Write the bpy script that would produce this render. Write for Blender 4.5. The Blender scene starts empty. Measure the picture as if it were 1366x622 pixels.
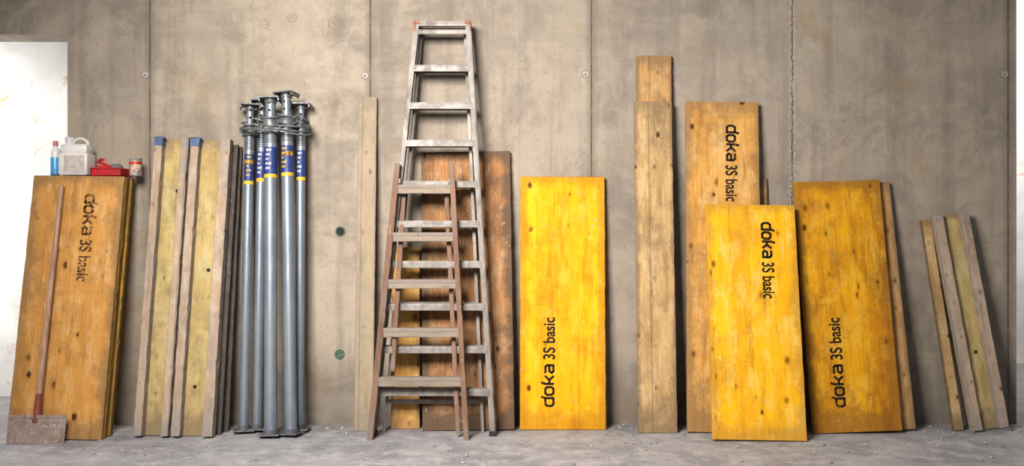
import bpy, bmesh, math, random
from mathutils import Vector, Matrix
random.seed(7)
F=1221.0; D=5.6; H=1.17; CX=683.0; CY=311.0
sc=bpy.context.scene
sc.view_settings.view_transform='Standard'
sc.view_settings.look='None'
# ---------------------------------------------------------------- helpers
def P(px,py,d):
    k=(D-d)/F
    return Vector(((px-CX)*k,-d,H-(py-CY)*k))
def dfloor(py): return D-H*F/(py-CY)
def s2l(c):
    return tuple(((v/255)/12.92 if v/255<=.04045 else ((v/255+.055)/1.055)**2.4) for v in c)+(1,)
class G:
    def __init__(s,name):
        s.m=bpy.data.materials.new(name); s.m.use_nodes=True
        s.t=s.m.node_tree; s.t.nodes.clear()
        s.out=s.t.nodes.new('ShaderNodeOutputMaterial')
        s.b=s.t.nodes.new('ShaderNodeBsdfPrincipled')
        s.t.links.new(s.b.outputs[0],s.out.inputs[0])
    def set(s,sock,v):
        if isinstance(v,bpy.types.NodeSocket): s.t.links.new(v,sock)
        elif v is not None: sock.default_value=v
    def math(s,op,a,b=None,c=None,clamp=False):
        n=s.t.nodes.new('ShaderNodeMath'); n.operation=op; n.use_clamp=clamp
        s.set(n.inputs[0],a); s.set(n.inputs[1],b)
        if c is not None: s.set(n.inputs[2],c)
        return n.outputs[0]
    def mix(s,f,a,b,blend='MIX'):
        n=s.t.nodes.new('ShaderNodeMix'); n.data_type='RGBA'; n.blend_type=blend
        s.set(n.inputs[0],f); s.set(n.inputs[6],a); s.set(n.inputs[7],b)
        return n.outputs[2]
    def ss(s,x,a,b,lo=0.,hi=1.):
        n=s.t.nodes.new('ShaderNodeMapRange'); n.interpolation_type='SMOOTHSTEP'
        s.set(n.inputs[0],x)
        for i,v in enumerate((a,b,lo,hi)): s.set(n.inputs[i+1],v)
        return n.outputs[0]
    def noise(s,vec,scale,detail=4,rough=.55,dist=0):
        n=s.t.nodes.new('ShaderNodeTexNoise'); s.set(n.inputs['Vector'],vec)
        n.inputs['Scale'].default_value=scale; n.inputs['Detail'].default_value=detail
        n.inputs['Roughness'].default_value=rough; n.inputs['Distortion'].default_value=dist
        return n.outputs['Fac']
    def voro(s,x,y,scale,rand=1.):
        n=s.t.nodes.new('ShaderNodeTexVoronoi'); n.voronoi_dimensions='2D'
        s.set(n.inputs['Vector'],s.comb(x,y,0.))
        n.inputs['Scale'].default_value=scale; n.inputs['Randomness'].default_value=rand
        return n.outputs['Distance'],n.outputs['Color']
    def coord(s,which='Object'):
        return s.t.nodes.new('ShaderNodeTexCoord').outputs[which]
    def sep(s,v):
        n=s.t.nodes.new('ShaderNodeSeparateXYZ'); s.set(n.inputs[0],v); return n.outputs
    def comb(s,x,y,z):
        n=s.t.nodes.new('ShaderNodeCombineXYZ')
        for i,v in enumerate((x,y,z)): s.set(n.inputs[i],v)
        return n.outputs[0]
    def bump(s,h,strength=.3,dist=.005):
        n=s.t.nodes.new('ShaderNodeBump'); s.set(n.inputs['Height'],h)
        n.inputs['Strength'].default_value=strength; n.inputs['Distance'].default_value=dist
        s.t.links.new(n.outputs[0],s.b.inputs['Normal'])
    def fin(s,col,rough=.7,metal=0.,spec=.4):
        s.set(s.b.inputs['Base Color'],col); s.set(s.b.inputs['Roughness'],rough)
        s.set(s.b.inputs['Metallic'],metal); s.b.inputs['Specular IOR Level'].default_value=spec
        return s.m

def wood(name,light,dark,knotc=(60,30,12),knot=1.,dirt=.3,dirtc=(95,80,65),seed=0.,lam=.12,grain=1.,worn=.0,wornc=(190,160,110),rough=.76,kscale=7.,blot=.6,scr=.5):
    g=G(name); c=g.sep(g.coord())
    info=g.t.nodes.new('ShaderNodeObjectInfo').outputs['Random']
    off=g.math('MULTIPLY_ADD',info,31.,seed)
    x=c[0];y=c[1];z=g.math('ADD',c[2],off)
    lamI=g.math('FLOOR',g.math('DIVIDE',g.math('ADD',x,10.03),lam))
    wn=g.t.nodes.new('ShaderNodeTexWhiteNoise'); wn.noise_dimensions='1D'
    g.set(wn.inputs['W'],g.math('ADD',lamI,off)); lr=wn.outputs['Value']
    zz=g.math('MULTIPLY_ADD',lr,7.3,z)
    # knots
    kw=g.noise(g.comb(x,off,z),18.,2,.5)
    kd,kc=g.voro(g.math('ADD',x,off),g.math('MULTIPLY',zz,.66),kscale)
    kd=g.math('ADD',kd,g.math('MULTIPLY_ADD',kw,.10,-.05))
    ks=g.sep(kc); ksel=ks[0]
    krad=g.math('MULTIPLY',g.ss(ksel,.50,1.,.02,.10),knot)
    on=g.ss(ksel,.50,.52)
    kfac=g.math('MULTIPLY',g.ss(g.math('SUBTRACT',kd,krad),-.03,.012,1.,0.),on)
    khalo=g.math('MULTIPLY',g.ss(kd,.0,.34,1.,0.),on)
    # grain
    warp=g.noise(g.comb(g.math('MULTIPLY',x,5.),off,g.math('MULTIPLY',zz,.55)),1.,1,.4)
    gx=g.math('ADD',x,g.math('MULTIPLY_ADD',warp,.13,g.math('MULTIPLY',khalo,.022)))
    rings=g.math('MULTIPLY_ADD',g.math('SINE',g.math('MULTIPLY',gx,520.)),.5,.5)
    fine=g.noise(g.comb(g.math('MULTIPLY',gx,150.),g.math('MULTIPLY',y,60.),g.math('MULTIPLY',zz,2.2)),1.,5,.7)
    fib=g.noise(g.comb(g.math('MULTIPLY',x,420.),g.math('MULTIPLY',y,80.),g.math('MULTIPLY',z,7.)),1.,2,.6)
    gr=g.math('MULTIPLY_ADD',rings,.13,g.math('MULTIPLY',fine,.87))
    gf=g.math('MULTIPLY',g.ss(gr,.34,.72,0.,1.),.62*grain)
    col=g.mix(gf,s2l(light),s2l(dark))
    col=g.mix(g.math('MULTIPLY',lr,.34),col,s2l(dark))
    bl=g.noise(g.comb(g.math('MULTIPLY',x,5.),off,g.math('MULTIPLY',z,1.6)),1.6,7,.68,.3)
    col=g.mix(g.ss(bl,.44,.64,0.,blot),col,s2l(dark))
    bl2=g.noise(g.comb(g.math('MULTIPLY',x,14.),off,g.math('MULTIPLY',z,2.)),1.2,6,.7)
    col=g.mix(g.ss(bl2,.50,.66,0.,blot*.8),col,s2l(tuple(v*.72 for v in dark)))
    if worn>0:
        wv=g.noise(g.comb(g.math('MULTIPLY',x,4.),off,g.math('MULTIPLY',z,1.4)),4.,8,.75)
        col=g.mix(g.math('MULTIPLY',g.ss(wv,.48,.62),worn),col,s2l(wornc))
    sv=g.noise(g.comb(g.math('MULTIPLY',x,70.),off,g.math('MULTIPLY',z,3.5)),1.,4,.8,1.2)
    col=g.mix(g.ss(sv,.60,.70,0.,scr),col,s2l(wornc))
    sv2=g.noise(g.comb(g.math('MULTIPLY',x,22.),off,g.math('MULTIPLY',z,26.)),1.,6,.8,.8)
    col=g.mix(g.ss(sv2,.62,.70,0.,scr*.8),col,s2l(wornc))
    # dirt
    dv=g.noise(g.comb(x,off,z),9.,8,.75)
    dv2=g.noise(g.comb(x,off,z),2.6,4,.6)
    gen=g.sep(g.coord('Generated'))
    edge=g.math('ADD',g.ss(gen[2],0.,.12,.18,0.),g.ss(g.math('ABSOLUTE',g.math('SUBTRACT',gen[0],.5)),.36,.5,0.,.17))
    edge=g.math('ADD',edge,g.ss(gen[2],.94,1.,0.,.17))
    df=g.ss(g.math('ADD',g.math('ADD',g.math('MULTIPLY',dv,.6),g.math('MULTIPLY',dv2,.4)),edge),.47,.68,0.,1.)
    col=g.mix(g.math('MULTIPLY',df,min(1.,dirt*2)),col,s2l(dirtc))
    sd,scn=g.voro(g.math('ADD',x,off),z,24.)
    sf=g.math('MULTIPLY',g.ss(sd,.04,.10,1.,0.),g.ss(g.sep(scn)[1],.82,.86))
    col=g.mix(g.math('MULTIPLY',sf,.7),col,s2l(knotc))
    cd=g.noise(g.comb(x,off,z),38.,5,.7); cm=g.noise(g.comb(x,g.math('ADD',off,4.),z),3.5,3,.6)
    col=g.mix(g.math('MULTIPLY',g.ss(cd,.60,.66,0.,.6),g.ss(cm,.48,.6)),col,s2l((168,152,128)))
    # knots
    col=g.mix(g.math('MULTIPLY',g.ss(g.math('SUBTRACT',kd,krad),.0,.09,1.,0.),g.math('MULTIPLY',on,.45)),col,s2l(tuple(v*.8 for v in dark)))
    col=g.mix(g.math('MULTIPLY',kfac,g.ss(ks[1],.2,.8,.5,.95)),col,s2l(knotc))
    fr=g.math('FRACT',g.math('DIVIDE',g.math('ADD',x,10.03),lam))
    seam=g.ss(g.math('ABSOLUTE',g.math('SUBTRACT',fr,.5)),.488,.497,0.,.4)
    col=g.mix(seam,col,s2l(knotc))
    g.bump(g.math('ADD',gr,g.math('MULTIPLY',fib,.4)),.25,.003)
    return g.fin(col,g.ss(dv,.3,.7,rough-.1,rough+.15),0.,.16)

def simple(name,c1,c2,scale=12.,rough=.5,metal=0.,spec=.5,stretch=(1,1,1),bump=.1,c3=None,t3=(.62,.7)):
    g=G(name); c=g.sep(g.coord())
    v=g.comb(*[g.math('MULTIPLY',c[i],float(stretch[i])) for i in range(3)])
    n=g.noise(v,scale,6,.65)
    col=g.mix(g.ss(n,.35,.65),s2l(c1),s2l(c2))
    if c3:
        n2=g.noise(v,scale*2.3,5,.7,.4)
        col=g.mix(g.ss(n2,t3[0],t3[1],0.,.8),col,s2l(c3))
    if bump: g.bump(n,bump,.003)
    return g.fin(col,g.ss(n,.3,.7,rough-.08,rough+.12),metal,spec)

def link(ob,parent=None):
    sc.collection.objects.link(ob)
    if parent: ob.parent=parent
    return ob
def mesh_obj(name,bm,mat=None,parent=None,smooth=False,loc=None):
    bmesh.ops.recalc_face_normals(bm,faces=bm.faces[:])
    me=bpy.data.meshes.new(name); bm.to_mesh(me); bm.free()
    if mat:
        for m in (mat if isinstance(mat,(list,tuple)) else [mat]): me.materials.append(m)
    if smooth:
        for p in me.polygons: p.use_smooth=True
        try: me.set_sharp_from_angle(angle=math.radians(40))
        except Exception: pass
    ob=bpy.data.objects.new(name,me); link(ob,parent)
    if loc: ob.location=loc
    return ob
def add_box(bm,x0,x1,y0,y1,z0,z1,bev=0.,mi=0):
    r=bmesh.ops.create_cube(bm,size=1.)
    vs=r['verts']
    for v in vs:
        v.co=Vector((x0+(v.co.x+.5)*(x1-x0),y0+(v.co.y+.5)*(y1-y0),z0+(v.co.z+.5)*(z1-z0)))
    fs=set(f for v in vs for f in v.link_faces)
    for f in fs: f.material_index=mi
    if bev>0:
        es=list(set(e for v in vs for e in v.link_edges))
        bmesh.ops.bevel(bm,geom=es,offset=bev,segments=2,affect='EDGES',profile=.6)
def add_cyl(bm,r,p0,p1,seg=20,r2=None,mi=0,cap=True):
    p0=Vector(p0);p1=Vector(p1);ax=p1-p0
    q=Vector((0,0,1)).rotation_difference(ax.normalized())
    M=Matrix.Translation((p0+p1)/2)@q.to_matrix().to_4x4()
    rr=bmesh.ops.create_cone(bm,cap_ends=cap,segments=seg,radius1=r,radius2=(r if r2 is None else r2),depth=ax.length,matrix=M)
    for f in set(f for v in rr['verts'] for f in v.link_faces): f.material_index=mi
def add_torus(bm,R,r,center,axis='Z',seg=28,ms=8,mi=0,sy=1.,a0=0,a1=2*math.pi,rot=None,wob=0.):
    rings=[]; closed=abs(a1-a0-2*math.pi)<1e-4
    n=seg if closed else seg+1
    for i in range(n):
        a=a0+(a1-a0)*i/seg
        ring=[]
        for j in range(ms):
            b=2*math.pi*j/ms
            x=(R+r*math.cos(b))*math.cos(a);y=(R+r*math.cos(b))*math.sin(a)*sy;z=r*math.sin(b)+wob*math.sin(3*a)
            v=Vector((x,y,z))
            if axis=='Y': v=Vector((x,z,y))
            if axis=='X': v=Vector((z,x,y))
            if rot: v=rot@v
            ring.append(bm.verts.new(v+Vector(center)))
        rings.append(ring)
    for i in range(seg):
        A=rings[i];B=rings[(i+1)%n]
        for j in range(ms):
            f=bm.faces.new((A[j],A[(j+1)%ms],B[(j+1)%ms],B[j])); f.material_index=mi
def board_bm(bm,w,t,L,x0=0.,y0=0.,z0=0.,jit=.0012,bev=.003,n=None,mi=0):
    """a sawn board: x centred on x0, y from y0 backwards, z upward, with slightly chipped arrises"""
    n=n or max(6,int(L/.04)); rings=[]
    for i in range(n+1):
        z=z0+L*i/n; ring=[]
        e=bev
        pts=[(-w/2+e,0),(w/2-e,0),(w/2,e),(w/2,t-e),(w/2-e,t),(-w/2+e,t),(-w/2,t-e),(-w/2,e)]
        for k,(px,py) in enumerate(pts):
            jx=random.uniform(-jit,jit); jy=random.uniform(0,jit*.6) if k in(0,1) else 0
            if random.random()<.04 and k in (0,1,2,7): jx-=math.copysign(.005,px)
            dz=random.uniform(-jit,jit)*1.5 if i in(0,n) else 0
            if i==n and k in(0,1,2,7) and random.random()<.3: dz-=.005
            ring.append(bm.verts.new((x0+px+jx,y0+py+jy,max(z0,z+dz) if i==0 else z+dz)))
        rings.append(ring)
    for i in range(n):
        for k in range(8):
            f=bm.faces.new((rings[i][k],rings[i][(k+1)%8],rings[i+1][(k+1)%8],rings[i+1][k])); f.material_index=mi
    bm.faces.new(rings[0][::-1]).material_index=mi; bm.faces.new(rings[-1]).material_index=mi
def frame(tl,tr,bl,br,t,dt,db=None):
    """matrix, width, length of a leaning board, standing on the floor"""
    tc=((tl[0]+tr[0])/2,(tl[1]+tr[1])/2); bc=((bl[0]+br[0])/2,(bl[1]+br[1])/2)
    if db is None: db=dfloor(bc[1])
    B=P(bc[0],bc[1],db); B.z=0
    T=P(tc[0],tc[1],dt)
    w=.5*((tr[0]-tl[0])*(D-dt)/F+(br[0]-bl[0])*(D-db)/F)
    U=(T-B); L=U.length; U.normalize()
    R=(Vector((1,0,0))-U*U.x).normalized(); Bk=U.cross(R)
    lo=min((R*sx*w/2+Bk*sy).z for sx in(-1,1) for sy in(0,t))
    B.z-=lo
    M=Matrix((R,Bk,U)).transposed().to_4x4(); M.translation=B
    return M,w,L
FOOT=[]   # footprints, so loose rubble is kept clear of the objects
def board(name,tl,tr,bl,br,t,dt,mat,db=None):
    M,w,L=frame(tl,tr,bl,br,t,dt,db)
    FOOT.append((M.translation.x,w))
    bm=bmesh.new(); board_bm(bm,w,t,L)
    ob=mesh_obj(name,bm,mat); ob.matrix_world=M
    return ob,w,L

def ink(name,wc,wear=.35):
    g=G(name); v=g.coord(); n=g.noise(v,60.,5,.8); n2=g.noise(v,9.,3,.6)
    f=g.ss(g.math('ADD',g.math('MULTIPLY',n,.65),g.math('MULTIPLY',n2,.35)),.60-wear*.2,.68-wear*.15)
    return g.fin(g.mix(f,s2l((26,20,12)),s2l(wc)),.7,0.,.2)
def logo(parent,xc,zc,h,total,down,mat):
    """stencilled lettering on a board face; xc,zc = centre of the lettering in board coordinates"""
    e=bpy.data.objects.new('stencil',None); link(e,parent); e.empty_display_size=.05
    if down: R=Matrix(((0,1,0),(0,0,-1),(-1,0,0)))
    else: R=Matrix(((0,-1,0),(0,0,-1),(1,0,0)))
    e.matrix_local=Matrix.Translation((xc,-.0012,zc))@R.to_4x4()
    st=h*.29; bm=bmesh.new()
    part=total*.46; lw=part/(4+3*.42); gap=lw*.42
    c=.22
    L={'d':[[(1.16,1.45),(1,1.05),(1,0),(c,0),(0,c),(0,1-c),(c,1),(1,1)]],
       'o':[[(c,0),(0,c),(0,1-c),(c,1),(1-c,1),(1,1-c),(1,c),(1-c,0),(c,0)]],
       'k':[[(0,0),(0,1),(.16,1.45)],[(0,.5),(.5,.5),(1,1.)],[(.5,.5),(1,0)]],
       'a':[[(.05,1),(1-c,1),(1,1-c),(1,0),(c,0),(0,.2),(c,.5),(1,.5)]]}
    xo=-total/2
    for ch in 'doka':
        for pl in L[ch]:
            pts=[Vector((xo+p[0]*lw,(p[1]-.5)*h,0)) for p in pl]
            for a,b in zip(pts[:-1],pts[1:]):
                d=(b-a).normalized(); n=Vector((-d.y,d.x,0))*st/2; ex=d*st*.28
                bm.faces.new([bm.verts.new(q) for q in (a-ex-n,b+ex-n,b+ex+n,a-ex+n)])
        xo+=lw+gap
    me=bpy.data.meshes.new('lettering_logo'); bm.to_mesh(me); bm.free(); me.materials.append(mat)
    link(bpy.data.objects.new('lettering_logo',me),e)
    rest=total*.48
    cu=bpy.data.curves.new('lettering_text','FONT'); cu.body='3S basic'; cu.size=h*2.05; cu.offset=h*.045
    cu.align_x='LEFT'; cu.materials.append(mat)
    to=bpy.data.objects.new('lettering_text',cu); link(to,e)
    bpy.context.view_layer.update()
    wd=max(to.dimensions.x,.01)
    to.scale=(rest/wd,1,1); to.location=(total/2-rest,-.5*h-.008,0)
    return e

# ---------------------------------------------------------------- room shell
XL=P(90,0,0).x; XR=P(1356,0,0).x; ZL=P(0,46,0).z
joints=[P(x,0,0).x for x in (200,494,789,1057,1345)]
g=G('raw_concrete'); c=g.coord('Object'); s=g.sep(c); x,z=s[0],s[2]
n1=g.noise(c,.9,5,.6); n2=g.noise(c,4.,8,.72); n3=g.noise(c,60.,4,.7)
st=g.noise(g.comb(g.math('MULTIPLY',x,7.),0.,g.math('MULTIPLY',z,.5)),1.,6,.7)
hz=g.noise(g.comb(g.math('MULTIPLY',x,.8),3.,g.math('MULTIPLY',z,4.)),1.,6,.65)
col=g.mix(g.ss(n1,.38,.62),s2l((160,147,131)),s2l((133,122,110)))
col=g.mix(g.ss(n2,.42,.60,0.,.5),col,s2l((172,159,142)))
n4=g.noise(c,2.0,9,.78,.5)
col=g.mix(g.ss(n4,.48,.62,0.,.55),col,s2l((116,106,96)))
col=g.mix(g.ss(st,.46,.64,0.,.5),col,s2l((116,107,98)))
col=g.mix(g.ss(hz,.50,.66,0.,.4),col,s2l((168,156,139)))
n6=g.noise(c,1.3,8,.8,1.2)
col=g.mix(g.ss(n6,.55,.66,0.,.35),col,s2l((182,170,153)))
idx=0.
for j in joints: idx=g.math('ADD',idx,g.math('GREATER_THAN',x,j))
wn=g.t.nodes.new('ShaderNodeTexWhiteNoise'); wn.noise_dimensions='1D'; g.set(wn.inputs['W'],g.math('ADD',idx,3.))
col=g.mix(g.math('MULTIPLY',wn.outputs['Value'],.25),col,s2l((108,101,95)))
yl=g.noise(c,2.3,6,.7,.3)
col=g.mix(g.ss(yl,.56,.68,0.,.45),col,s2l((142,118,82)))
pd,pc=g.voro(x,z,30.); pf=g.math('MULTIPLY',g.ss(pd,.05,.12,1.,0.),g.ss(g.sep(pc)[0],.86,.90))
col=g.mix(g.math('MULTIPLY',pf,.6),col,s2l((60,55,52)))
col=g.mix(g.ss(n3,.60,.75,0.,.28),col,s2l((80,74,70)))
sc1=g.noise(g.comb(g.math('MULTIPLY',x,3.),1.,g.math('MULTIPLY',z,30.)),1.,6,.8,1.5)
col=g.mix(g.ss(sc1,.64,.70,0.,.3),col,s2l((174,164,150)))
h=g.math('MULTIPLY',n3,.15); h=g.math('ADD',h,g.math('MULTIPLY',n2,.4)); h=g.math('SUBTRACT',h,g.math('MULTIPLY',pf,.5))
wob=g.noise(g.comb(0.,2.,g.math('MULTIPLY',z,9.)),1.,5,.8)
for k,j in enumerate(joints):
    amp=.04 if k==3 else .004
    xx=g.math('ABSOLUTE',g.math('ADD',g.math('SUBTRACT',x,j),g.math('MULTIPLY',g.math('SUBTRACT',wob,.5),amp)))
    lf=g.ss(xx,.002,.007,1.,0.); halo=g.ss(xx,.004,.05,1.,0.)
    dn=g.noise(g.comb(float(k),1.,g.math('MULTIPLY',z,5.)),1.,5,.75)
    lf=g.math('MULTIPLY',lf,g.ss(dn,.3,.6,.3,.85))
    col=g.mix(g.math('MULTIPLY',halo,.4),col,s2l((98,90,82)))
    if k==3: col=g.mix(g.math('MULTIPLY',g.ss(xx,.0,.04,1.,0.),g.ss(n3,.42,.58,0.,.75)),col,s2l((184,173,158)))
    col=g.mix(lf,col,s2l((58,53,50)))
    h=g.math('SUBTRACT',h,g.math('MULTIPLY',lf,1.2))
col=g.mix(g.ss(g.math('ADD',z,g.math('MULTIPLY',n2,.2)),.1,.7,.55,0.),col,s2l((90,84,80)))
g.bump(h,.35,.006)
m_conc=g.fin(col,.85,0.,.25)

g=G('dusty_screed'); c=g.coord(); n1=g.noise(c,1.4,6,.65); n2=g.noise(c,9.,8,.72); n3=g.noise(c,90.,3,.7)
col=g.mix(g.ss(n1,.35,.65),s2l((140,139,144)),s2l((160,158,161)))
col=g.mix(g.ss(n2,.46,.60,0.,.65),col,s2l((182,179,177)))
col=g.mix(g.ss(n3,.56,.68,0.,.4),col,s2l((100,99,104)))
n5=g.noise(c,4.,7,.75,.5); col=g.mix(g.ss(n5,.50,.60,0.,.5),col,s2l((116,114,118)))
cr=g.t.nodes.new('ShaderNodeTexVoronoi'); cr.feature='DISTANCE_TO_EDGE'; cr.inputs['Scale'].default_value=1.1; g.set(cr.inputs['Vector'],c)
col=g.mix(g.math('MULTIPLY',g.ss(cr.outputs['Distance'],.0,.008,1.,0.),g.ss(n2,.5,.65,0.,.7)),col,s2l((80,78,82)))
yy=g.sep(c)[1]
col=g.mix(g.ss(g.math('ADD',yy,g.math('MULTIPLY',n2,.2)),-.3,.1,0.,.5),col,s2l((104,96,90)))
g.bump(g.math('ADD',n2,g.math('MULTIPLY',n3,.3)),.35,.005)
m_floor=g.fin(col,.8,0.,.3)

def slab(name,x0,x1,y0,y1,z0,z1,mat):
    bm=bmesh.new(); add_box(bm,x0,x1,y0,y1,z0,z1); return mesh_obj(name,bm,mat)
bm=bmesh.new()
add_box(bm,XL,XR,0,.22,0,3.3); add_box(bm,-7.5,XL,0,.22,ZL,3.3); add_box(bm,-7.5,-4.6,0,.22,0,ZL)
add_box(bm,XR+.9,7.0,0,.22,0,3.3)
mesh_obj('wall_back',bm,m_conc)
slab('floor',-8,8,-8,3.2,-.15,0,m_floor)
m_pl=simple('white_plaster',(224,223,220),(200,198,194),2.,.8,bump=.05,c3=(198,156,116),t3=(.60,.70))
slab('wall_adjoining_left',-8,-1.0,.95,1.05,0,3.3,m_pl)
slab('wall_adjoining_right',1.0,8,2.6,2.75,0,3.3,m_pl)

m_plug=simple('grey_mortar_plug',(168,160,148),(148,140,128),30,.8)
m_dot=simple('plug_centre',(112,104,96),(96,90,84),30,.8)
m_hole=simple('dark_hole',(20,22,18),(30,40,28),20,.9)
m_green=simple('green_spray',(30,66,46),(70,100,74),40,.8,c3=(120,112,100),t3=(.5,.6))
for i,(px,py) in enumerate([(194,100),(487,101),(781,99),(1340,99)]):
    p=P(px,py,0); bm=bmesh.new()
    add_cyl(bm,.022,(0,.0,0),(0,-.002,0),24); add_torus(bm,.022,.002,(0,-.001,0),'Y',24,6,mi=1); add_cyl(bm,.006,(0,-.002,0),(0,-.004,0),12,mi=1)
    mesh_obj('tie_hole_plug',bm,[m_plug,m_dot],loc=p)
for (px,py,m) in [(454,309,m_hole),(453,473,m_green)]:
    p=P(px,py,0); bm=bmesh.new()
    add_cyl(bm,.024,(0,.002,0),(0,-.0015,0),24,mi=0); add_torus(bm,.027,.005,(0,0,0),'Y',24,6,mi=1)
    mesh_obj('tie_hole',bm,[m,m_green],loc=p)
m_chalk=simple('pencil_mark',(104,95,87),(118,108,98),30,.9)
for (px,py,r) in [(352,32,.03),(390,24,.028),(447,31,.04)]:
    bm=bmesh.new(); add_torus(bm,r,.0014,(0,-.0002,0),'Y',26,5,sy=.9); add_torus(bm,r*.5,.0011,(0.006,-.0002,.004),'Y',20,5,sy=.7)
    mesh_obj('pencil_mark',bm,m_chalk,loc=P(px,py,0))

# ---------------------------------------------------------------- boards
w_left =wood('varnished_orange_board',(212,156,80),(170,114,54),seed=1.3,dirt=.35,dirtc=(128,98,66),lam=.11,worn=.5,wornc=(212,174,120),blot=.5)
w_yel2 =wood('yellow_board_dull',(212,162,46),(168,116,28),seed=5.1,dirt=.4,dirtc=(116,90,54))
w_yel  =wood('yellow_glazed_board',(238,176,12),(206,138,10),knotc=(88,46,8),seed=2.9,dirt=.28,dirtc=(152,100,24),lam=.125,worn=.3,wornc=(234,192,76),kscale=7.5,blot=.6,scr=.4)
w_yelF =wood('yellow_glazed_board_front',(242,184,18),(210,144,14),knotc=(86,48,14),seed=9.7,dirt=.3,dirtc=(160,116,48),worn=.5,wornc=(232,196,108),kscale=7.5,lam=.11,blot=.55)
w_org  =wood('amber_board',(214,164,86),(176,120,54),seed=3.9,dirt=.35,dirtc=(126,98,66),worn=.5,wornc=(212,178,124),lam=.1)
w_orgR =wood('yellow_brown_board',(230,170,18),(176,110,16),knotc=(64,32,8),seed=12.5,dirt=.35,dirtc=(124,80,32),lam=.10,kscale=7,blot=.7,worn=.3,wornc=(226,184,78))
w_brown=wood('brown_worn_board',(166,120,78),(120,80,50),knotc=(48,30,18),seed=7.4,dirt=.5,dirtc=(94,74,58),worn=.6,wornc=(174,146,114),lam=.12,scr=.7)
w_plank=wood('scaffold_plank_wood',(192,160,112),(150,116,72),knotc=(60,40,24),seed=21.,dirt=.4,dirtc=(118,98,76),worn=.45,wornc=(198,174,136),lam=.5,kscale=9)
w_plankB=wood('scaffold_plank_orange_wood',(192,150,98),(152,110,64),knotc=(64,38,20),seed=23.,dirt=.35,dirtc=(114,92,66),worn=.35,wornc=(194,166,124),lam=.5,kscale=9)
w_grey =wood('cement_grey_plank',(158,142,120),(134,118,98),knotc=(90,78,62),seed=15.,knot=.5,dirt=.5,dirtc=(136,124,108),lam=.5,grain=.6)
w_dark =wood('dark_grey_board',(112,100,86),(84,74,62),knotc=(60,52,44),seed=18.,knot=.3,dirt=.5,dirtc=(76,70,66),lam=.5,grain=.6)
w_ply  =wood('weathered_ply',(186,164,110),(156,132,82),knotc=(96,80,50),seed=25.,knot=.4,dirt=.5,dirtc=(136,116,86),lam=.6,grain=.6,worn=.5,wornc=(190,176,138))
w_rail =wood('mortar_stained_rail',(178,156,134),(148,124,104),knotc=(80,64,50),seed=28.,knot=.5,dirt=.6,dirtc=(142,132,124),lam=.5,worn=.5,wornc=(190,174,156))
i_or=ink('black_stencil_ink_worn',(170,120,62),.7); i_ye=ink('black_stencil_ink',(210,156,24),.1)
i_rt=ink('black_stencil_ink_faded',(160,110,40),.3)

T=.027
M,w,L=frame((45,237),(166,237),(8,588),(135,588),T,.20)
for i in range(5):
    bm=bmesh.new(); board_bm(bm,w,T,L)
    ob=mesh_obj('formwork_panel',bm,w_left if i==0 else w_yel2)
    M2=M.copy(); sh=M.to_3x3()@Vector((random.uniform(-.004,.010) if i else 0,i*(T+.004),0))
    M2.translation=M.translation+Vector((sh.x,sh.y,0))
    ob.matrix_world=M2
    if i==0:
        kk=F/(D-.26)
        logo(ob,(118-103)/kk+.01,L-(321-237)/kk,.048,116/kk,True,i_or)
topZ=(M@Vector((0,0,L))).z; topY=(M@Vector((0,0,L))).y

ob,w,L=board('formwork_panel',(695,236),(806,236),(693,572),(809,572),T,.04,w_yel,db=.17)
kk=F/(D-.12); logo(ob,(733-751)/kk,(572-483)/kk,.048,116/kk,False,i_ye)
ob,w,L=board('formwork_panel',(563,204),(679,204),(562,578),(688,578),T,.035,w_brown,db=.2)
board('formwork_offcut',(523,330),(560,330),(521,574),(560,574),T,.06,w_org,db=.14)
board('narrow_plank',(478,130),(503,130),(472,574),(497,574),.024,.03,w_grey,db=.2)
board('long_plank',(849,74),(896,74),(853,572),(900,572),.03,.035,w_plankB,db=.16)
board('scaffold_plank',(845,136),(897,136),(853,576),(903,576),.03,.085,w_plank,db=.26)
ob,w,L=board('formwork_panel',(915,137),(1012,137),(917,577),(1018,577),T,.05,w_org,db=.26)
kk=F/(D-.1); logo(ob,(975-964)/kk,L-(221-137)/kk,.048,102/kk,True,i_rt)
board('plank_offcut',(998,238),(1023,238),(1004,574),(1030,574),.02,.022,w_plank,db=.13)
ob,w,L=board('formwork_panel',(943,275),(1058,275),(949,590),(1079,590),T,.17,w_yelF)
kk=F/(D-.25); logo(ob,(1021-1001)/kk,L-(352-275)/kk,.048,102/kk,True,i_ye)
ob,w,L=board('formwork_panel',(1060,244),(1172,244),(1083,576),(1206,576),T,.08,w_orgR,db=.28)
kk=F/(D-.2); logo(ob,(1118-1140)/kk+.01,(576-484)/kk,.048,116/kk,False,i_rt)
board('scaffold_plank',(1130,246),(1188,246),(1166,575),(1221,575),.03,.04,w_plankB,db=.22)

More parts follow.
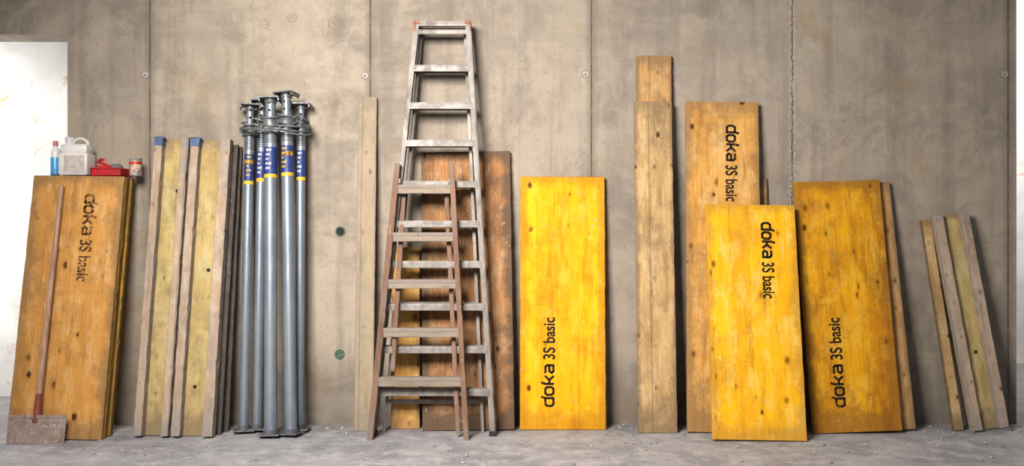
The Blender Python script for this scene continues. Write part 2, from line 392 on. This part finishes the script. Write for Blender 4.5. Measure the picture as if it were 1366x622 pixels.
# ---------------------------------------------------------------- ribbed elements (ply with side rails)
m_blue=simple('blue_steel_cap',(64,88,128),(50,70,104),20,.5,c3=(110,110,110))
def trough(name,tl,tr,bl,br,dt,db,rails,depth=.055,th=.018,caps=False,holes=()):
    M,w,L=frame(tl,tr,bl,br,depth,dt,db)
    FOOT.append((M.translation.x,w))
    e=bpy.data.objects.new(name,None); link(e); e.matrix_world=M
    bm=bmesh.new(); board_bm(bm,w-.004,th,L,0,depth-th); mesh_obj('ply_sheet',bm,w_ply,e)
    for k,(a,b) in enumerate(rails):
        xa=-w/2+a*w; xb=-w/2+b*w
        bm=bmesh.new(); board_bm(bm,xb-xa,depth-th-.0005,L,(xa+xb)/2,0,0,jit=.002); mesh_obj('rail_%d'%(k+1),bm,w_rail,e)
        if caps and k%2==0 and k<3:
            bm=bmesh.new(); add_box(bm,xa-.002,xb+.002,-.003,depth-th,L-.05,L+.003,.002)
            add_box(bm,xa-.002,xb+.012,-.003,.03,L-.008,L+.003,.002)
            mesh_obj('end_cap_%d'%(k+1),bm,m_blue,e)
    if holes:
        bm=bmesh.new()
        for (hx,hz) in holes:
            add_cyl(bm,.011,(hx*w,depth-th+.002,hz*L),(hx*w,depth-th-.0015,hz*L),16)
        mesh_obj('bolt_holes',bm,m_hole,e)
    return e
trough('ribbed_formwork_element',(207,187),(307,187),(177,585),(283,585),.16,.40,[(0,.10),(.345,.445),(.475,.585),(.87,1.)],caps=True,depth=.075,
  holes=[(-.2,.82),(.28,.55),(.2,.16),(-.15,.3)])
board('formwork_board',(250,193),(318,193),(225,578),(294,578),.024,.085,w_dark,db=.30)
board('formwork_board',(262,196),(323,196),(242,576),(304,576),.024,.035,w_dark,db=.22)
trough('ribbed_formwork_offcut',(1245,289),(1293,289),(1299,577),(1347,577),.10,.24,[(0,.26),(.76,1.)],depth=.06,holes=[(.05,.35)])
board('timber_batten',(1229,295),(1242,295),(1273,574),(1286,574),.03,.045,w_plank,db=.2)

# ---------------------------------------------------------------- steel props
m_galv=simple('galvanised_steel',(146,154,163),(114,123,135),9,.38,.5,stretch=(1,1,.25),c3=(168,168,165),t3=(.56,.75))
m_gdark=simple('weathered_steel',(112,114,116),(80,84,88),30,.5,.4,c3=(132,98,74),t3=(.58,.68))
m_lblue=simple('blue_label',(24,42,98),(32,54,114),60,.5)
m_lyel=simple('yellow_label',(212,172,40),(190,150,30),60,.5)
m_lwht=simple('white_label_print',(216,216,212),(190,190,190),60,.5)
def prop(top,bot,dt,db,lowR=.036,collarpx=176,labels=True,ang=0.,yaw=0.,hooks=0):
    B=P(bot[0],bot[1],db);B.z=.0; Tt=P(top[0],top[1],dt)
    FOOT.append((B.x,.14))
    U=(Tt-B);L=U.length;U.normalize()
    R=(Vector((1,0,0))-U*U.x).normalized(); Bk=U.cross(R)
    M=Matrix((R,Bk,U)).transposed().to_4x4(); M.translation=B+Vector((0,0,.012))
    e=bpy.data.objects.new('steel_prop',None); link(e)
    e.matrix_world=M@Matrix.Rotation(yaw,4,'Z')
    zc=L*(bot[1]-collarpx)/(bot[1]-top[1])
    bm=bmesh.new()
    add_box(bm,-.06,.06,-.06,.06,0,.008,.0015)
    add_cyl(bm,lowR+.006,(0,0,.008),(0,0,.03),24)
    mesh_obj('base_plate',bm,m_gdark,e)
    bm=bmesh.new(); add_cyl(bm,lowR,(0,0,.02),(0,0,zc),32); mesh_obj('outer_tube',bm,m_galv,e,True)
    bm=bmesh.new()
    for i in range(9): add_torus(bm,lowR,.0032,(0,0,zc-.012-i*.011),'Z',28,6)
    add_cyl(bm,lowR+.012,(0,0,zc-.02),(0,0,zc+.028),24)
    add_cyl(bm,lowR+.018,(0,0,zc-.02),(0,0,zc-.01),24); add_cyl(bm,lowR+.016,(0,0,zc+.022),(0,0,zc+.03),24)
    for a in (ang,ang+math.pi):
        c0=Vector((math.cos(a),math.sin(a),0))
        add_cyl(bm,.012,c0*(lowR+.005)+Vector((0,0,zc+.004)),c0*(lowR+.036)+Vector((0,0,zc+.004)),12)
    rot=Matrix.Rotation(ang,3,'Z')@Matrix.Rotation(.45,3,'X')
    add_torus(bm,lowR+.030,.006,(0,0,zc+.01),'Z',28,8,rot=rot)
    rot=Matrix.Rotation(ang+1.2,3,'Z')@Matrix.Rotation(-.3,3,'Y')
    add_torus(bm,lowR+.018,.007,(0,0,zc+.055),'Z',24,8,rot=rot,a0=-.4,a1=4.6)
    if hooks:   # bent G-hook lever swung out to the side
        s_=hooks
        add_cyl(bm,.0075,(s_*(lowR),-.01,zc+.03),(s_*(lowR+.06),-.02,zc+.045),10)
        add_torus(bm,.018,.0075,(s_*(lowR+.055),-.02,zc+.027),'Y',16,8,a0=-1.6,a1=1.6,rot=Matrix.Rotation(0 if s_>0 else math.pi,3,'Y'))
        add_cyl(bm,.0075,(s_*(lowR),-.01,zc-.005),(s_*(lowR+.055),-.02,zc+.009),10)
    mesh_obj('collar_nut',bm,m_gdark,e,True)
    ir=lowR-.008
    bm=bmesh.new(); add_cyl(bm,ir,(0,0,zc-.05),(0,0,L-.015),28)
    mesh_obj('inner_tube',bm,m_galv,e,True)
    bm=bmesh.new()
    zz=zc+.09
    while zz<L-.03:
        add_cyl(bm,.008,(0,-ir-.0008,zz),(0,ir+.0008,zz),12); add_cyl(bm,.008,(-ir-.0008,0,zz+.0),(ir+.0008,0,zz),12); zz+=.045
    mesh_obj('pin_holes',bm,m_hole,e)
    bm=bmesh.new()
    add_cyl(bm,ir+.006,(0,0,L-.035),(0,0,L-.012),24)
    add_box(bm,-.06,.06,-.06,.06,L-.012,L-.004,.0015)
    for sx in(-1,1):
        add_box(bm,sx*.056-.004,sx*.056+.004,-.05,.05,L-.03,L-.008,.001)
        for sy in (-1,1): add_cyl(bm,.009,(sx*.038,sy*.038,L-.005),(sx*.038,sy*.038,L+.002),10)
    mesh_obj('head_plate',bm,m_gdark,e)
    if labels:
        zl=zc-.13; rr=lowR+.0012
        def band(nm,z0,z1,m):
            bm=bmesh.new(); add_cyl(bm,rr,(0,0,z0),(0,0,z1),32,cap=False); mesh_obj(nm,bm,m,e,True)
        band('label_blue',zl-.16,zl,m_lblue); band('label_yellow',zl-.182,zl-.161,m_lyel)
        if yaw: band('label_top',zl-.06,zl-.035,m_lyel)
        bm=bmesh.new()
        for j in range(5):
            hgt=zl-.025-j*.027; a0=-math.pi/2-.55; a1=-math.pi/2+.35-.2*(j%3)
            N=8
            for q in range(N):
                if (q*7+j*3)%5==0: continue
                b0=a0+(a1-a0)*q/N; b1=a0+(a1-a0)*(q+.75)/N; r2=rr+.0008
                bm.faces.new([bm.verts.new((r2*math.cos(b),r2*math.sin(b),zv)) for b,zv in((b0,hgt),(b1,hgt),(b1,hgt+.013),(b0,hgt+.013))])
        mesh_obj('label_print',bm,m_lyel if yaw else m_lwht,e)
    return e
prop((334,142),(325,575),.10,.24,.028,181,ang=.6,yaw=.3,hooks=0)
prop((350,136),(343,574),.06,.2,.028,178,ang=2.1)
prop((361,133),(361,580),.17,.36,.037,172,ang=.2,hooks=-1)
prop((382,126),(388,579),.15,.33,.035,170,ang=1.3,yaw=-.25,hooks=1)
prop((402,141),(399,575),.08,.21,.027,176,ang=2.6)
bm=bmesh.new(); pc_=P(368,172,.145)
for k,(tl_,dz) in enumerate(((.06,0),(-.05,.012),(.10,-.012))):
    add_torus(bm,.195+.004*k,.0055,(pc_.x,pc_.y,pc_.z+dz),'Z',48,8,sy=.56,rot=Matrix.Rotation(tl_,3,'Y')@Matrix.Rotation(.12,3,'X'),wob=.006)
for sx in(-1,1):
    add_torus(bm,.024,.006,(pc_.x+sx*.03,pc_.y-.115,pc_.z-.01),'Y',20,8,sy=.8)
mesh_obj('binding_wire',bm,m_gdark,None,True)

# ---------------------------------------------------------------- aluminium step ladder
m_alu=simple('worn_aluminium_rail',(138,131,125),(112,105,99),10,.55,.15,.35,stretch=(1,1,.4),c3=(86,77,71),t3=(.58,.72))
m_alud=simple('worn_aluminium_tread',(146,140,135),(116,110,105),12,.55,.15,.35,c3=(162,155,148),t3=(.58,.70))
m_orc=simple('faded_orange_plastic',(166,100,70),(136,84,62),14,.6,.0,.3,c3=(130,114,102),t3=(.5,.6))
m_rub=simple('black_rubber',(28,28,30),(44,42,42),20,.8)
def rail_between(bm,a,b,wx,dy,mi=0):
    q=[]
    for p in (a,b):
        for sx,sy in((-1,0),(1,0),(1,1),(-1,1)):
            q.append(bm.verts.new((p.x+sx*wx/2,p.y+sy*dy,p.z)))
    for f in ((0,1,2,3),(7,6,5,4),(0,4,5,1),(1,5,6,2),(2,6,7,3),(3,7,4,0)):
        bm.faces.new([q[i] for i in f]).material_index=mi
def lerp(a,b,t): return a+(b-a)*t
def atz(a,b,z): return lerp(a,b,(z-a.z)/(b.z-a.z))
lb=.34; lt=.14
LBl=P(497,580,lb);LBl.z=.012; LBr=P(657,580,lb);LBr.z=.012
LTl=P(556,30,lt); LTr=P(624,30,lt); LTr.z=LTl.z
FOOT+= [(LBl.x,.1),(LBr.x,.1)]
root=bpy.data.objects.new('stepladder',None); link(root)
def channel(bm,a,b,inward,wx=.026,dy=.062):
    rail_between(bm,a-Vector((inward*wx/2,0,0)),b-Vector((inward*wx/2,0,0)),.005,dy)
    rail_between(bm,a,b,wx,.005)
    rail_between(bm,a+Vector((0,dy-.005,0)),b+Vector((0,dy-.005,0)),wx,.005)
bm=bmesh.new(); channel(bm,LBl,LTl,1,.029); mesh_obj('rail_left',bm,m_alu,root)
bm=bmesh.new(); channel(bm,LBr,LTr,-1,.029); mesh_obj('rail_right',bm,m_alu,root)
for i,py in enumerate([90,140,190,245,298,352,409,466,523]):
    d=.23
    for _ in range(4):
        zz=P(0,py,d).z; tt=(zz-LBl.z)/(LTl.z-LBl.z); d=lb+(lt-lb)*tt
    A=atz(LBl,LTl,zz);Bq=atz(LBr,LTr,zz)
    bm=bmesh.new()
    x0=A.x+.004;x1=Bq.x-.004
    add_box(bm,x0,x1,A.y+.0,A.y+.075,zz-.004,zz+.012,.002)
    add_box(bm,x0,x1,A.y-.003,A.y+.006,zz-.024,zz+.010,.002)
    add_box(bm,x0,x1,A.y+.07,A.y+.076,zz-.024,zz+.006,.001)
    for k in range(7): add_box(bm,x0,x1,A.y+.003+k*.0105,A.y+.008+k*.0105,zz+.011,zz+.0155)
    for sx,xx in((1,x0),(-1,x1)):
        add_box(bm,xx,xx+sx*.02,A.y-.005,A.y,zz-.024,zz+.012,.001)
        add_cyl(bm,.005,(xx+sx*.01,A.y-.004,zz-.008),(xx+sx*.01,A.y-.009,zz-.008),10)
    mesh_obj('tread_%d'%(i+1),bm,m_alud,root)
bm=bmesh.new()
yt=LTl.y; zt=LTl.z
add_box(bm,LTl.x-.01,LTr.x+.01,yt-.006,yt+.10,zt-.005,zt+.008,.003)
add_box(bm,LTl.x,LTr.x,yt-.003,yt+.004,zt-.070,zt-.045,.002)
add_box(bm,LTl.x,LTr.x,yt-.003,yt+.07,zt-.05,zt-.042,.002)
add_box(bm,LTl.x,LTr.x,yt-.003,yt+.004,zt-.022,zt+.0,.002)
mesh_obj('top_platform',bm,m_alu,root)
bm=bmesh.new()
for sx,xx in((-1,LTl.x),(1,LTr.x)):
    add_box(bm,xx-.018,xx+.018,yt-.010,yt+.105,zt-.010,zt+.011,.004)
    add_box(bm,xx+sx*.014-.005,xx+sx*.014+.005,yt-.010,yt+.08,zt-.05,zt+.01,.003)
mesh_obj('corner_cap',bm,m_orc,root)
bm=bmesh.new()
for p in(LBl,LBr): add_box(bm,p.x-.020,p.x+.020,p.y-.006,p.y+.07,0,.03,.004)
mesh_obj('rubber_feet',bm,m_rub,root)
RBl=P(512,578,.24);RBl.z=.0; RBr=P(644,578,.24);RBr.z=.0
RTl=LTl+Vector((.02,.08,-.03)); RTr=LTr+Vector((-.02,.08,-.03))
bm=bmesh.new(); rail_between(bm,RBl,RTl,.018,.02); rail_between(bm,RBr,RTr,.018,.02)
for z in (.18,.75,1.45):
    a=atz(RBl,RTl,z);b=atz(RBr,RTr,z); add_box(bm,a.x,b.x,a.y+.004,a.y+.014,z-.012,z+.012,.002)
mesh_obj('rear_legs',bm,m_alu,root)

# ---------------------------------------------------------------- wooden step ladder
w_ladred=wood('old_ladder_rail_wood',(134,104,86),(102,76,62),knotc=(50,30,22),seed=36.,knot=.2,dirt=.4,dirtc=(120,106,96),lam=.6)
w_tread=wood('grey_worn_tread',(152,138,123),(122,108,95),knotc=(70,56,46),seed=39.,knot=.3,dirt=.5,dirtc=(130,120,112),lam=.6)
root=bpy.data.objects.new('wooden_stepladder',None); link(root)
wb=.44; wt=.26
WBl=P(493,587,wb);WBl.z=0; WBr=P(622,587,wb);WBr.z=0
FOOT+= [(WBl.x,.1),(WBr.x,.1)]
WTl=P(530,218,wt); WTr=P(602,218,wt); WTr.z=WTl.z
def wrail(nm,a,b,wx,dy,mat):
    U=(b-a);L=U.length;U.normalize(); R=(Vector((1,0,0))-U*U.x).normalized(); Bk=U.cross(R)
    bm=bmesh.new(); board_bm(bm,wx,dy,L,jit=.001)
    o=mesh_obj(nm,bm,mat,root); M=Matrix((R,Bk,U)).transposed().to_4x4(); M.translation=a; o.matrix_local=M; return o
wrail('rail_left',WBl,WTl,.034,.06,w_ladred); wrail('rail_right',WBr,WTr,.030,.06,w_ladred)
for i,py in enumerate([249,313,376,441,507]):
    d=.34
    for _ in range(4):
        zz=P(0,py,d).z; tt=zz/WTl.z; d=wb+(wt-wb)*tt
    A=atz(WBl,WTl,zz);Bq=atz(WBr,WTr,zz)
    bm=bmesh.new(); L=Bq.x-A.x-.01
    board_bm(bm,.065,.022,L,0,0,0)
    o=mesh_obj('step_%d'%(i+1),bm,w_tread,root)
    Mx=Matrix(((0,0,1),(1,0,0),(0,1,0))).to_4x4(); Mx.translation=Vector((A.x+.005,A.y+.034,zz-.010)); o.matrix_local=Mx
    bm=bmesh.new(); board_bm(bm,.045,.014,L,0,0,0)
    o=mesh_obj('riser_%d'%(i+1),bm,w_tread,root)
    Mx=Matrix(((0,0,1),(0,1,0),(-1,0,0))).to_4x4(); Mx.translation=Vector((A.x+.005,A.y+.004,zz-.018)); o.matrix_local=Mx
b1=Vector((WTl.x+.035,WTl.y+.055,WTl.z-.12))
a1=Vector((WBl.x+.12,-.375,.38)); wrail('rear_leg_left',a1,b1,.026,.02,w_ladred)
b2=Vector((WTr.x-.035,WTr.y+.055,WTr.z-.12)); a2=Vector((WBr.x-.05,-.375,.02))
wrail('rear_leg_right',a2,b2,.026,.02,w_ladred)
bm=bmesh.new()
for p in (WTl,WTr):
    add_box(bm,p.x-.02,p.x+.02,p.y-.004,p.y+.07,p.z-.12,p.z-.09,.002); add_cyl(bm,.007,(p.x,p.y-.004,p.z-.105),(p.x,p.y-.01,p.z-.105),10)
mesh_obj('hinge_brackets',bm,m_gdark,root)

# ---------------------------------------------------------------- floor scraper
root=bpy.data.objects.new('floor_scraper',None); link(root)
m_blade=simple('dusty_steel_blade',(154,138,128),(128,108,98),12,.65,.1,.3,c3=(174,164,154),t3=(.54,.64))
m_hand=simple('handle_wood',(176,138,112),(142,108,86),8,.55,stretch=(6,6,.6),c3=(120,84,66))
m_hred=simple('red_socket',(136,64,50),(112,50,40),14,.5)
db=.53
p0=P(8,588,db);p1=P(85,588,db)
wS=p1.x-p0.x; xc=(p0.x+p1.x)/2
M=Matrix.Translation((xc,-db,0))@Matrix.Rotation(-.22,4,'X')
bm=bmesh.new()
add_box(bm,-wS/2,wS/2,0,.004,0,.155,.001)
add_box(bm,-wS/2+.005,wS/2-.005,-.004,.008,.140,.158,.002)
for sx in(-.12,-.04,.04,.12): add_cyl(bm,.006,(sx,-.003,.12),(sx,.0,.12),10)
o=mesh_obj('blade',bm,m_blade,root); o.matrix_local=M
S0=Vector((P(47,556,.5).x,-.487,.13)); S1=P(82,250,.235)
u=(S1-S0).normalized()
bm=bmesh.new(); add_cyl(bm,.021,S0-u*.02,S0+u*.14,18,.017); mesh_obj('socket',bm,m_hred,root,True)
bm=bmesh.new(); add_cyl(bm,.0155,S0+u*.10,S1,20,.0145); bmesh.ops.create_uvsphere(bm,u_segments=16,v_segments=8,radius=.0148,matrix=Matrix.Translation(S1)); mesh_obj('handle',bm,m_hand,root,True)

# ---------------------------------------------------------------- things on the stack
ys=topY
def lathe(bm,prof,c,seg=28,mi=0):
    rs=[]
    for r,z in prof: rs.append([bm.verts.new((c[0]+r*math.cos(2*math.pi*i/seg),c[1]+r*math.sin(2*math.pi*i/seg),c[2]+z)) for i in range(seg)])
    for a,b in zip(rs[:-1],rs[1:]):
        for i in range(seg): bm.faces.new((a[i],a[(i+1)%seg],b[(i+1)%seg],b[i])).material_index=mi
    bm.faces.new(rs[0][::-1]).material_index=mi; bm.faces.new(rs[-1]).material_index=mi
def on(px,dy): return (px-CX)*(D+ys+dy)/F, ys+dy
g=G('milky_plastic'); n=g.noise(g.coord(),9.,4,.6)
m_milk=g.fin(g.mix(g.ss(n,.35,.65),s2l((214,210,206)),s2l((188,184,182))),.4)
m_bl=simple('blue_plastic',(70,150,200),(56,124,176),14,.35)
m_cap=simple('pale_cap',(196,120,110),(170,96,90),20,.4)
m_red=simple('red_plastic',(190,30,34),(150,20,26),16,.35)
m_tin=simple('tin',(176,172,166),(140,136,132),16,.35,.4)
x,y=on(103,.075)
root=bpy.data.objects.new('plastic_canister',None); link(root); root.location=(x,y,topZ+.004)
bm=bmesh.new(); add_box(bm,-.088,.088,-.06,.06,0,.135,.018); mesh_obj('lower_body',bm,m_milk,root,True)
bm=bmesh.new(); add_box(bm,-.082,.082,-.055,.055,.128,.19,.022); add_cyl(bm,.026,(-.045,0,.185),(-.045,0,.208),20)
mesh_obj('shoulder',bm,m_milk,root,True)
bm=bmesh.new(); add_torus(bm,.045,.011,(.02,0,.185),'Y',20,10,sy=.85,a0=0,a1=math.pi); mesh_obj('handle',bm,m_milk,root,True)
bm=bmesh.new(); lathe(bm,[(.03,0),(.031,.022),(.026,.027)],(-.045,0,.205),24); mesh_obj('cap',bm,m_milk,root,True)
bm=bmesh.new(); add_box(bm,-.05,.07,-.0612,-.0602,.02,.12,.0); mesh_obj('label',bm,simple('faded_label',(190,182,176),(170,156,150),30,.5),root)
x,y=on(74,.05)
root=bpy.data.objects.new('detergent_bottle',None); link(root); root.location=(x,y,topZ+.006)
bm=bmesh.new(); lathe(bm,[(.026,0),(.031,.004),(.031,.105),(.027,.118)],(0,0,0)); mesh_obj('lower_body',bm,m_bl,root,True)
bm=bmesh.new(); lathe(bm,[(.0305,.1),(.031,.13),(.025,.152),(.014,.168),(.013,.18)],(0,0,0)); mesh_obj('upper_body',bm,m_milk,root,True)
bm=bmesh.new(); lathe(bm,[(.016,.176),(.016,.2),(.012,.205)],(0,0,0)); mesh_obj('cap',bm,m_cap,root,True)
x,y=on(147,.07)
root=bpy.data.objects.new('red_tool_tray',None); link(root); root.location=(x,y,topZ+.004)
bm=bmesh.new()
W=.092;Dp=.055;hh=.045
add_box(bm,-W+.01,W-.01,-Dp+.006,Dp-.006,0,.006,.001)
for sx in(-1,1): add_box(bm,sx*(W-.004)-.004,sx*(W-.004)+.004,-Dp,Dp,0,hh,.002)
for sy in(-1,1): add_box(bm,-W,W,sy*(Dp-.004)-.004,sy*(Dp-.004)+.004,0,hh,.002)
add_box(bm,-W-.004,W+.004,-Dp-.006,-Dp+.004,hh-.006,hh+.002,.002)
mesh_obj('tray',bm,m_red,root)
bm=bmesh.new()
add_cyl(bm,.009,(-.075,-.01,.05),(.03,.0,.06),12); add_cyl(bm,.008,(-.07,.01,.085),(.01,-.01,.05),12)
add_torus(bm,.024,.008,(-.05,0,.075),'Y',20,8)
mesh_obj('pliers_handles',bm,m_red,root,True)
bm=bmesh.new(); add_cyl(bm,.013,(.0,.0,.056),(.06,.005,.068),12,.008); add_box(bm,.02,.07,-.02,.02,.03,.062,.004); mesh_obj('hand_tool',bm,m_gdark,root)
x,y=on(181,.08)
root=bpy.data.objects.new('paint_tin',None); link(root); root.location=(x,y,topZ+.004)
bm=bmesh.new(); lathe(bm,[(.036,0),(.038,.003),(.036,.006),(.036,.1),(.038,.103),(.036,.106),(.03,.106)],(0,0,0)); mesh_obj('tin_body',bm,m_tin,root,True)
bm=bmesh.new(); add_cyl(bm,.0366,(0,0,.012),(0,0,.09),28,cap=False); mesh_obj('paper_label',bm,simple('printed_label',(204,176,140),(150,112,84),26,.5,c3=(60,76,140),t3=(.5,.58)),root,True)
bm=bmesh.new(); add_cyl(bm,.0372,(0,0,.07),(0,0,.084),28,cap=False); mesh_obj('label_stripe',bm,m_red,root,True)

# ---------------------------------------------------------------- rubble
m_rb=simple('rubble_chips',(178,172,164),(120,112,102),40,.85)
bm=bmesh.new(); cnt=0
while cnt<420:
    r=random.random(); yy=-abs(random.gauss(0,.28))-.02 if r<.8 else -random.uniform(.1,1.6)
    xx=random.uniform(-3.0,3.3); s=random.choice([.003,.004,.005,.007,.004,.010])
    if yy>-.56 and xx<XL+.3: continue
    if yy>-.5 and any(abs(xx-fx)<fw/2+.015 for fx,fw in FOOT): continue
    cnt+=1
    rr=bmesh.ops.create_icosphere(bm,subdivisions=1,radius=s)
    for v in rr['verts']: v.co=Vector((v.co.x*random.uniform(.7,1.6)+xx,v.co.y*random.uniform(.7,1.4)+yy,v.co.z*.6+s*.45))
mesh_obj('rubble_debris',bm,m_rb)

# ---------------------------------------------------------------- light
def area(name,loc,tgt,size,sy,power,col,spread=180):
    l=bpy.data.lights.new(name,'AREA'); l.shape='RECTANGLE'; l.size=size; l.size_y=sy; l.energy=power; l.color=col; l.spread=math.radians(spread)
    o=bpy.data.objects.new(name,l); link(o); o.location=loc
    o.rotation_euler=(Vector(tgt)-Vector(loc)).to_track_quat('-Z','Y').to_euler(); return o
area('daylight_opening',(-1.4,-3.9,2.9),(.1,0,1.05),1.5,1.2,160,(1,.95,.885),104)
area('adjoining_room_light',(-4.4,.4,1.6),(-3.1,.95,1.4),.7,2.0,52,(1,.99,.97))
area('adjoining_room_light',(5.0,1.2,2.9),(4.3,2.6,1.0),1.5,1.5,80,(1,.99,.97))
w=bpy.data.worlds.new('overcast'); sc.world=w; w.use_nodes=True
w.node_tree.nodes['Background'].inputs[0].default_value=(.93,.94,1.,1); w.node_tree.nodes['Background'].inputs[1].default_value=.22
# ---------------------------------------------------------------- camera
cam=bpy.data.cameras.new('camera'); cam.sensor_width=36; cam.lens=36*F/1366
co=bpy.data.objects.new('camera',cam); link(co); co.location=(0,-D,H); co.rotation_euler=(math.pi/2,0,0)
sc.camera=co
